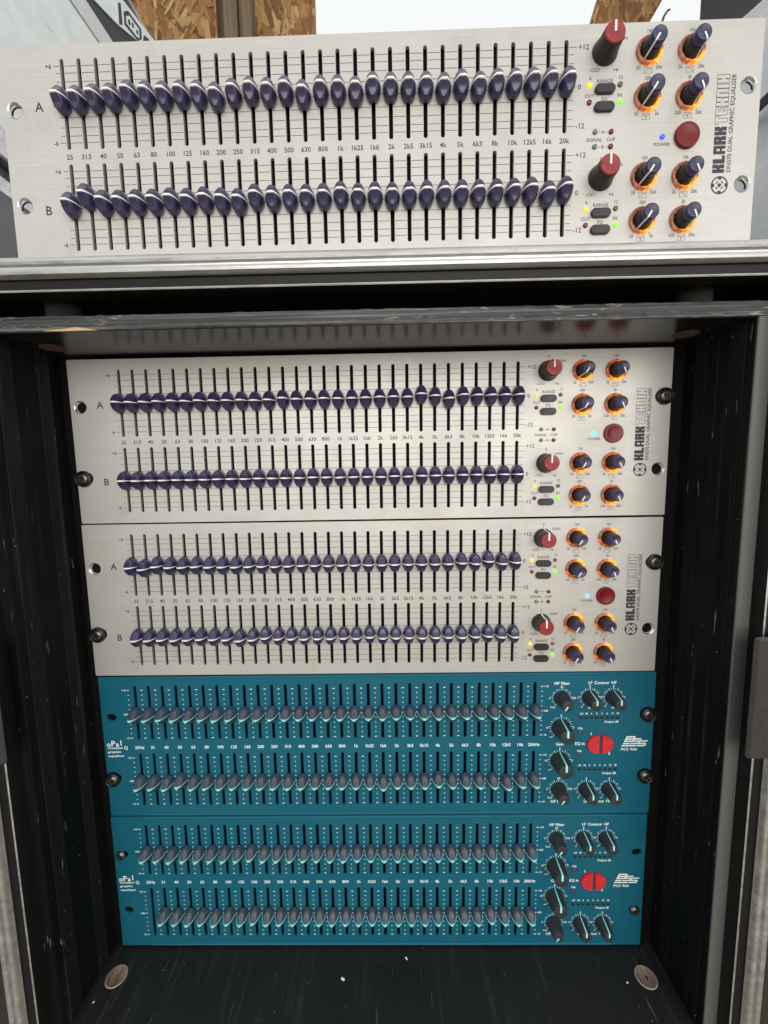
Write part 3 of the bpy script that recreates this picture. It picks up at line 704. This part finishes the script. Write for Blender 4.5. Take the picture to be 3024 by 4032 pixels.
# rolled top and bottom flange between the ears
mb = MB()
for z0, sg in ((131.4, 1), (1.1, -1)):
    n = 8; vs = []; fs = []
    for x in (27.5, 455):
        for i in range(n):
            a = math.pi * (i / (n - 1)); vs.append((x, 1.0 - 1.75 * math.sin(a) , z0 + sg * (-0.2 - 1.15 * math.cos(a) * 1.0)))
    for i in range(n - 1): fs.append((i, i + 1, n + i + 1, n + i))
    fs += [tuple(range(n)), tuple(range(n, 2 * n))]
    mb.add(vs, fs)
FLANGE = mb.mesh('rolled_flange', M_['teal'], 50)
def teal_unit(loc, label, faders_a, faders_b, screws, missing_b=()):
    u = empty('graphic_equaliser', loc, label, 'equaliser', 'graphic equalisers stacked in and on the rack')
    obj('front_panel', TEAL_PANEL, u); obj('chassis', CHASSIS, u); obj('rolled_flange', FLANGE, u)
    for n_, me in TP: obj(n_, me, u)
    for i, s in screws.items(): place_screw(u, BS_HOLES[i][0] + s[0], BS_HOLES[i][1] + s[1], s[3], s[2], not s[3])
    for zc, fd, miss in ((BA, faders_a, ()), (BB, faders_b, missing_b)):
        for i in range(30):
            if i in miss: continue
            c = obj('fader_cap', BSS_CAP, u, (bs_x(i), 0, zc + fd[i]), (random.uniform(-.03, .03), random.uniform(-.035, .035), random.uniform(-.03, .03))); obj('indicator_line', BSS_LINE, c)
    for x, z, kind in BK:
        if kind == 'g': knob(u, x, z, BSS_GAIN, None, BSS_GAIN_PT, 0)
        else: knob(u, x, z, BSS_KNOB, None, BSS_KNOB_PT, 212 if kind == 'hp' else 0)
    for z in (91.2, 43.0):
        for j in range(8): obj('led', LED_BAR, u, (419.9 + j * 4.47, 0, z))
    obj('led', LED_CLIP, u, (419.5, 0, 77.8)); obj('led', LED_CLIP, u, (419.4, 0, 56.6))
    obj('eq_switch', HALF_L, u, (436.9, 0, 66.8)); obj('eq_switch', HALF_R, u, (436.9, 0, 66.8))
    return u

# ------------------------------------------------------------------ fader settings read off the photograph (mm from centre)
def fset(default, **kw):
    r = random.Random(str(sorted(kw.items())) + str(default)); a = [default + r.uniform(-0.15, 0.15) for _ in range(30)]
    for k2, v in kw.items(): a[FREQ.index(k2[1:].replace('p', '.'))] = default + v
    return a
A1 = [0, -.2, .3, .5, 1.85, 1, .5, .7, .3, -1.2, .6, 1.2, .4, 1.0, -1.6, .6, .4, -.9, 1.3, .8, .7, .5, -.4, 1, -.6, .7, .6, .7, .7, .6]
B1 = [0, 4.8, .6, .2, .3, .2, .6, 0, .6, -.3, -1.1, 1.3, .3, .4, .1, .4, 1.2, -.2, .4, -.5, .1, .3, 0, 0, -.3, -.1, -.2, .2, -2.2, .1]

U = 133.35
R1 = silver_unit((11.65, -47.9, 580.8), 'silver dual graphic equaliser with purple faders standing loose on top of the rack case', A1, B1, {}, 135)
R1.rotation_euler = (-0.0009, -0.0024, -0.0031)
sil_scr = {1: (-2.4, -0.3, 10), 2: (2.0, 0.0, 35)}
silver_unit((0, 0, 3 * U + 0.4), 'silver graphic equaliser mounted highest inside the rack, directly under the plywood shelf',
            fset(0, _400=.5, _4k=2.0, _6k3=-1.8, _5k=.6, _250=-.4, _8k=.5), fset(0), sil_scr, 165)
u3 = silver_unit((-0.8, 0, 2 * U + 0.15), 'silver graphic equaliser in the rack resting directly above the two teal units',
            fset(0, _31p5=-1.6, _12k5=2.0, _20k=.8, _40=.5, _8k=.5), fset(0, _160=-1.2, _250=1.0, _200=-.4, _1k6=.6, _12k5=.4), sil_scr, 40)
u3.rotation_euler.y = 0.0012
teal_unit((0.8, 0, U - 0.2), 'teal graphic equaliser with grey faders, directly below the silver units, all fader caps present',
          fset(0, _40=.4), fset(0, _50=1.6, _12k5=-1.9, _4k=1.4, _1k6=-1.0), {1: (-3.0, -1.0, 20, True), 2: (2.0, -1.0, 40, True), 3: (2.4, -1.0, 5, True)})
teal_unit((0, 0, -0.2), 'teal graphic equaliser lowest in the rack with one fader cap missing',
          fset(0, _40=-.9, _160=.8, _500=.3), fset(0, _160=1.1, _80=-.8, _10k=1.5, _31p5=.4, _100=.5), {0: (-2.3, -1.0, 25, False), 3: (0.6, -1.2, 50, False)}, missing_b=(0,))

# ------------------------------------------------------------------ the rack case
case = empty('rack_case', (0, 0, -40), 'black flight rack case with worn aluminium edges holding four equalisers', 'rack case')
CZ = 40  # child offset so parts can be given in world mm
def part(name, mb, material, smooth=None, parent=None, kind=None):
    if parent is None: parent = case
    me = mb.mesh(name, material, smooth); o = obj(name, me, parent, (0, 0, CZ) if parent is case else (0, 0, 0))
    return o
XL, XR, YF, ZF, ZC = -8, 494, -60, -2.0, 535.2
part('side_wall', MB().bbox(XL - 14, XL, YF, 300, ZF - 14, ZC + 9, 0.5), M_['wall'])
part('side_wall', MB().bbox(XR, XR + 14, YF + 0.6, 300, ZF - 14, ZC + 9, 0.5), M_['wall'])
part('front_edge', MB().bbox(XR + 0.3, XR + 13.7, YF - 0.9, YF + 0.9, ZF - 10, ZC - 0.5, 0.5), M_['sleeve_edge'])
part('front_edge', MB().bbox(XL - 13.7, XL - 0.3, YF - 0.9, YF + 0.5, ZF - 10, ZC - 0.5, 0.5), M_['wall'])
fl = part('sleeve_floor', MB().box(XL - 0.5, XR + 0.5, YF + 0.3, 300, ZF - 14.5, ZF), M_['floor'])
cl = part('sleeve_top', MB().box(XL - 30, XR + 30, YF + 0.3, 300, ZC, ZC + 8.6), M_['ceil'])
# worn ply front edge of the top board: uneven strip with chipped lower corner
mb = MB(); n = 160; vs = []; fs = []; rnd = random.Random(11)
prof = [(-58, ZC + 9.0), (-60.6, ZC + 8.7), (-61.2, ZC + 6.6), (-60.9, ZC + 4.4), (-61.2, ZC + 2.4), (-60.5, ZC - 0.2), (-58, ZC - 0.3)]
for i in range(n + 1):
    x = XL - 34 + (XR - XL + 68) * i / n
    for j, (y, z) in enumerate(prof): vs.append((x, y + rnd.uniform(-0.35, 0.35) * (0 < j < 6), z + rnd.uniform(-0.22, 0.22) * (0 < j < 6)))
np_ = len(prof)
for i in range(n):
    for j in range(np_ - 1): fs.append((i * np_ + j, i * np_ + j + 1, (i + 1) * np_ + j + 1, (i + 1) * np_ + j))
mb.add(vs, fs); part('plywood_edge', mb, M_['ply_edge'], 30)
# torn splinter under the edge on the left
mb = MB(); mb.add([(34, -61.8, 534.6), (46, -62.6, 534.0), (60, -62.4, 534.2), (70, -61.3, 534.5), (64, -61.9, 535.5), (57, -62.2, 536.4), (47, -62.0, 535.5), (34, -58.5, 535.0), (70, -58.5, 535.0)],
       [(0, 1, 6), (1, 2, 5, 6), (2, 3, 4), (2, 4, 5), (0, 7, 8, 3, 2, 1)])
part('wood_splinter', mb, M_['bare_wood'])
# ribbed strips on both side walls
def ribs(x, sg, y0, y1):
    mb = MB(); n = 8
    for i in range(n):
        y = y0 + (y1 - y0) * i / n; mb.add([(x, y, ZF + 0.5), (x + sg * 0.7, y + 0.5, ZF + 0.5), (x, y + 1.1, ZF + 0.5), (x, y, ZC - 0.5), (x + sg * 0.7, y + 0.5, ZC - 0.5), (x, y + 1.1, ZC - 0.5)], [(0, 1, 4, 3), (1, 2, 5, 4)])
    return mb
M_['rib'] = black_wood('ribbed_black_strip', (0.007, 0.007, 0.007), 0.65, 'z', 0.03, 0.15)
for y0, y1 in ((-53, -40), (-20, -8)):
    part('ribbed_strip', ribs(XL + 0.02, 1, y0, y1), M_['rib']); part('ribbed_strip', ribs(XR - 0.02, -1, y0, y1), M_['wall'])  # right strips get the darker material: their lesser light is in the colour
# rack rails behind the panel ears
for x0, x1 in ((XL + 0.02, 15.5), (467, XR - 0.02)):
    part('rack_rail', MB().box(x0, x1, 3.1, 5.5, ZF + 0.2, ZC - 0.2), M_['chassis'])
# round wood plugs over the bolt heads in floor and ceiling
def plug(x, y, z, sg):
    mb = MB(); prof = [(8.7, 0), (8.6, 0.35), (8.0, 0.5), (7.6, 0.25), (0.3, 0.2)]
    mb.lathe(prof, 40); mb.v = [(px, pz, -py) for px, py, pz in mb.v]   # axis to +z
    mb.v = [(x + a, y + b, z + sg * c) for a, b, c in mb.v]; mb.mi = [1 if i < 80 else 0 for i in range(len(mb.f))]
    return mb
for x, y, z, sg, par in ((8.6, -22.2, ZF, 1, fl), (474, -22.8, ZF, 1, fl), (10, -24, ZC, -1, cl), (474, -24, ZC, -1, cl)):
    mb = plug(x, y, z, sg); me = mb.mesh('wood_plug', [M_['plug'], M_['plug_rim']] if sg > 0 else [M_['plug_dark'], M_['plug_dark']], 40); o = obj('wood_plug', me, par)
    if x > 100 and sg > 0:
        h_ = MB(); h_.add([(x + 0.3 + 0.8 * math.cos(t * .6), y - 0.6 + 1.9 * math.sin(t * .6), z + 0.3) for t in range(10)], [tuple(range(10))]); obj('nail_hole', h_.mesh('nail_hole', M_['chassis']), o)
# outer shell
part('outer_side', MB().box(-52, -44, -66, 320, -40, 566), M_['laminate'])
part('outer_side', MB().box(530, 538, -66, 320, -40, 566), M_['laminate'])
part('outer_top', MB().box(-44, 530, -66, 320, 558, 566), M_['laminate'])
part('outer_top_cover', MB().box(-52, 538, -62, 320, 566.1, 573.6), M_['laminate'])
part('outer_base', MB().box(-52, 538, -66, 320, -48, -40.1), M_['laminate'])
part('outer_back', MB().box(-44, 530, 301, 309, -40, 558), M_['laminate'])
# double-bead aluminium edge: profile (y, d) with d = distance inward from the outer face
EDGE = [(-52, 0), (-69, 0), (-73.5, 0.5), (-75.8, 2.2), (-76.6, 4.2), (-76.0, 5.6), (-73.6, 6.2), (-73.4, 7.6), (-75.9, 8.3), (-76.7, 9.8), (-76.2, 11.3), (-74.8, 12.2), (-72, 12.5), (-71, 13.3), (-70.6, 18.0), (-71.2, 18.4), (-71.4, 19.0), (-71.0, 19.6), (-69.5, 19.9), (-60, 19.9)]
def edge_bar(f, a0, a1, segs=1):
    mb = MB(); n = len(EDGE); vs = []; fs = []
    for s in range(segs + 1):
        t = a0 + (a1 - a0) * s / segs
        for y, d in EDGE: vs.append(f(t, y, d))
    for s in range(segs):
        for j in range(n - 1): fs.append((s * n + j, s * n + j + 1, (s + 1) * n + j + 1, (s + 1) * n + j))
    mb.add(vs, fs); mb.mi = [1 if (j % (n - 1)) >= 12 and (j % (n - 1)) not in (15, 16) else 0 for j in range(len(fs))]
    return mb
part('aluminium_edge', edge_bar(lambda t, y, d: (t, y, 574.2 - d), -56, 541), [M_['alu'], M_['lip']], 35)
part('aluminium_edge', edge_bar(lambda t, y, d: (-37 + d + 1.5, y, t), -52, 574), [M_['alu'], M_['lip']], 35)
part('aluminium_edge', edge_bar(lambda t, y, d: (525 - d - 1.5, y, t), -52, 574), [M_['alu'], M_['lip']], 35)
# foam blocks between sleeve and shell
for x in (32, 468):
    mb = MB(); mb.lathe([(11, 0), (11, 14)], 24); mb.v = [(x + a, -38 + c, 544 - b) for a, b, c in mb.v]
    part('foam_buffer', mb, M_['foam'], 40)
# folded latch plates half way up both sides
for sg, x0 in ((1, 491.5), (-1, -6.5)):
    mb = MB(); x1 = x0 + sg * 44
    mb.bbox(min(x0, x1), max(x0, x1), -81, -77.2, 246, 330, 1.6)
    part('latch_plate', mb, M_['latch'])
# crumbs on the rack floor
for x, y, w, lab in ((266.2, -9.2, 1.3, 'white crumb on the rack floor close below the lowest teal panel'), (210, -24.4, 1.7, 'largest white crumb lying alone in the middle of the rack floor'), (455.7, -26.7, 0.9, 'tiny white fleck beside the holed wood plug'), (0.8, -39.9, 0.8, 'tiny white fleck near the plain wood plug without a hole')):
    mb = MB(); mb.bbox(-w, w, -w * .5, w * .5, 0, w * .8, w * .25)
    o = obj('crumb', mb.mesh('crumb', M_['crumb']), None, (x, y, ZF), (0, 0, x)); tag(o, lab, 'crumb', 'crumbs on the rack floor')
# feet of the loose unit
for x in (40, 440):
    for y in (18, 190):
        mb = MB().lathe([(8, 0), (7, 9.1)], 20); mb.v = [(a, c, 1.8 + b) for a, b, c in mb.v]
        obj('rubber_foot', mb.mesh('rubber_foot', M_['black_pl'], 40), R1, (x, y, 0))

# thin wire sticking up behind the loose unit
pts = [(462.9, 10, 711), (464.9, 10, 735), (466.9, 10.0, 770.9), (467.7, 10.0, 773.7), (470.3, 10.0, 777.7), (471.6, 10.0, 778.1)]
mb = MB(); vs = []; fs = []; n = 6
for (x, y, z) in pts:
    for i in range(n): vs.append((x + 0.9 * math.cos(i * math.pi / 3), y + 0.9 * math.sin(i * math.pi / 3), z))
for j in range(len(pts) - 1):
    for i in range(n): fs.append((j * n + i, j * n + (i + 1) % n, (j + 1) * n + (i + 1) % n, (j + 1) * n + i))
fs.append(tuple(range((len(pts) - 1) * n, len(pts) * n)))
mb.add(vs, fs); o = obj('wire', mb.mesh('wire', M_['black_pl'], 60)); tag(o, 'thin dark wire end curling up behind the loose silver equaliser', 'wire')

# ------------------------------------------------------------------ surroundings
g = obj('ground', MB().box(-4000, 4500, -4000, 4000, -70, -48.2).mesh('ground', M_['ground'])); g['kind'] = 'structure'
def case_box(name, label, cat, x0, x1, y0, y1, z0, z1, face, edge=20):
    u = empty(name, ((x0 + x1) / 2, (y0 + y1) / 2, z0), label, cat)
    ox, oy, oz = (x0 + x1) / 2, (y0 + y1) / 2, z0
    def p(n_, a, m_): 
        a.v = [(x - ox, y - oy, z - oz) for x, y, z in a.v]; return obj(n_, a.mesh(n_, m_), u)
    p('body', MB().box(x0 + 2, x1 - 2, y0 + 2, y1 - 2, z0 + 2, z1 - 2), face)
    for x in (x0, x1 - edge):
        for z in (z0, z1 - edge): p('edge_trim', MB().bbox(x, x + edge, y0, y1, z, z + edge, 2), M_['alu'])
    return u, p
# stacked cases at the left
case_box('storage_case', 'grey laminate case at the bottom of the stack left of the rack', 'case', -760, -200, 140, 900, -48, 798, M_['grey_case'], 21)
o = obj('foam_strip', MB().bbox(-740, -212, 145, 880, 798.2, 821, 4).mesh('foam_strip', M_['black_case'])); tag(o, 'black foam pad lying between grey case and white case', 'pad')
case_box('flight_case', 'scratched white flight case with aluminium edges left behind the loose equaliser', 'case', -760, -200, 140, 950, 821.2, 1172, M_['white_case'], 38)
u, p = case_box('equipment_case', 'black equipment case with white printed strip stacked on top of white flight case', 'case', -740, -206, 140, 1000, 1172.2, 1310, M_['black_case'], 6)
sx_ = -206
def yz(pts, x): return [(x, y, z) for y, z in pts]
mb = MB(); q = [(380, 1192), (459, 1222), (522, 1254), (900, 1440), (900, 1466), (585, 1313), (480, 1282), (380, 1238)]
mb.add(yz(q, -205.0) + yz(q, -214.0), [tuple(range(8)), tuple(range(15, 7, -1))] + [(i, (i + 1) % 8, 8 + (i + 1) % 8, 8 + i) for i in range(8)])
p('white_strip', mb, M_['white_case'])
mb = MB()
oo = [(482, 1264), (496, 1279), (537, 1288), (536, 1270), (522, 1254), (481, 1242)]; oi = [(488, 1263), (500, 1275), (530, 1281), (529, 1265), (521, 1259), (487, 1250)]
mb.add(yz(oo, -204.6) + yz(oi, -204.6), [(i, (i + 1) % 6, 6 + (i + 1) % 6, 6 + i) for i in range(6)])
for q in ([(493, 1261), (499, 1268), (501, 1260), (495, 1255)], [(505, 1269), (511, 1273), (512, 1266), (506, 1262)], [(519, 1270), (525, 1274), (525, 1267), (519, 1264)], [(466, 1262), (474, 1269), (475, 1235), (465, 1227)], [(545, 1286), (567, 1297), (541, 1271)]):
    mb.add(yz(q, -204.6), [tuple(range(len(q)))])
p('hexagon_print', mb, M_['ink'])
# wrapped stack at the right
mb = MB(); n1, n2 = 30, 26; vs = []; fs = []; rnd = random.Random(5)
def wrapsurf(n1, n2, f):
    vs = [f(i / n1, j / n2) for i in range(n1 + 1) for j in range(n2 + 1)]
    return vs, [(i * (n2 + 1) + j, (i + 1) * (n2 + 1) + j, (i + 1) * (n2 + 1) + j + 1, i * (n2 + 1) + j + 1) for i in range(n1) for j in range(n2)]
R_ = [[rnd.uniform(-1, 1) for _ in range(60)] for _ in range(60)]
def wr(i, j): return R_[int(i) % 60][int(j) % 60]
def side(s, t):
    return (600 + 7 * wr(s * 30, t * 26) * (0.2 < 1), 20 + 800 * s, -48 + 903 * t)
mb.add(*wrapsurf(30, 26, side)); mb.box(612, 1000, 24, 815, -48, 850)
w = obj('wrapped_case', mb.mesh('wrapped_case', M_['wrap'], 60)); tag(w, 'tall case wrapped in crumpled white plastic right of the rack', 'wrapped case')
obj('strap', MB().box(590, 592.5, 20, 820, 752, 760).mesh('strap', M_['black_pl']), w)
o = obj('black_cabinet', MB().bbox(1102, 1420, 560, 900, -48, 1900, 8).mesh('black_cabinet', M_['black_case'])); tag(o, 'tall black cabinet standing behind the wrapped case', 'cabinet')
# timber shed: OSB sheets with real strands, stud, high panel
m = mat('osb_strands', (0.4, 0.2, 0.07), 0.65); k = NT(m)
at_ = k.n.new('ShaderNodeAttribute'); at_.attribute_name = 'tone'
cs_ = k.ramp(at_.outputs['Fac'], stops)
fb_ = k.noise(k.map((240, 240, 70)), 1, 3); k.col(k.mix(0.55, cs_, k.ramp(fb_, [(0.3, white3(0.6)), (0.7, white3(1.15))]), 'MULTIPLY')); k.bump(fb_, 0.3, 0.001)
M_['strand'] = m
def strands(y, inside, x0, x1, z0, z1, n, seed, parent):
    rd = random.Random(seed); vs = []; fs = []; tone = []
    while len(fs) < n:
        x, z = rd.uniform(x0, x1), rd.uniform(z0, z1)
        if not inside(x, z): continue
        L_, w_ = rd.uniform(24, 58), rd.uniform(4, 13); a = rd.gauss(math.pi / 2 + 0.12, 0.55)
        ca_, sa_ = math.cos(a), math.sin(a); t_ = rd.random(); yy = y - rd.uniform(0.2, 2.6)
        cor = [(-L_, -w_ * rd.uniform(.4, 1)), (-L_ * .2, -w_), (L_ * rd.uniform(.7, 1), -w_ * rd.uniform(.3, 1)), (L_, w_ * rd.uniform(.2, 1)), (L_ * .1, w_), (-L_ * rd.uniform(.7, 1), w_ * rd.uniform(.3, .9))]
        pts = [(x + u_ * ca_ - v_ * sa_, yy + rd.uniform(-.3, .3), z + u_ * sa_ + v_ * ca_) for u_, v_ in cor]
        if not all(inside(p_[0], p_[2]) for p_ in pts): continue
        o_ = len(vs); vs += pts; fs.append(tuple(range(o_, o_ + 6))); tone += [t_] * 6
    mb = MB(); mb.add(vs, fs); me = mb.mesh('wood_strands', M_['strand'])
    at = me.attributes.new('tone', 'FLOAT', 'POINT'); at.data.foreach_set('value', tone)
    o = obj('wood_strands', me, parent); o['kind'] = 'stuff'
wall_ = empty('osb_wall', (0, 1000, -48), 'wall of orange brown OSB sheets behind the stacked cases', 'wall')
def sheet(x0, x1):
    me = MB().box(x0, x1, 0, 15, 0, 2348).mesh('sheet', M_['osb']); o = obj('sheet', me, wall_)
    strands(0, lambda x, z: x0 < x < x1 and 1380 < z < 2200, max(x0, -760), x1, 1380, 2200, 1500 if x1 - x0 > 400 else 900, int(abs(x1)) + 3, o)
sheet(-1600, -226); sheet(-206, 63)
obj('gap_backing', MB().box(-290, -150, 16, 60, 0, 2348).mesh('gap_backing', M_['timber']), wall_)  # added behind the sheet gap so it shows dark instead of bright sky
o = empty('timber_stud', (-150, 975, -48), 'weathered timber stud nailed to the OSB wall', 'stud')
obj('plank', MB().bbox(-190, -152, 955, 997, -48, 2300, 1.5).mesh('plank', M_['timber']), o, (150, -975, 48))
obj('plank', MB().bbox(-149, -112, 962, 997, -48, 2300, 1.5).mesh('plank', M_['timber']), o, (150, -975, 48))
q = [(827, 1600), (966, 1600), (1143, 1900), (918, 1900)]
mb = MB(); mb.prism(q, 1000, 1015)
o = obj('osb_panel', mb.mesh('osb_panel', M_['osb'])); tag(o, 'slanted OSB panel high up against the bright sky', 'board')
def in_q(x, z):
    for i in range(4):
        (ax, az), (bx_, bz) = q[i], q[(i + 1) % 4]
        if (bx_ - ax) * (z - az) - (bz - az) * (x - ax) < 0: return False
    return True
strands(1000, in_q, 827, 1143, 1600, 1900, 500, 9, o)

for o in bpy.data.objects:
    if o.type == 'MESH' and o.name.split('.')[0] in ('scale_lines', 'scale_marks', 'scale_lettering', 'control_lettering', 'brand_lettering', 'outlined_brand_lettering', 'ribbed_strip', 'hexagon_print'):
        o['kind'] = 'stuff'
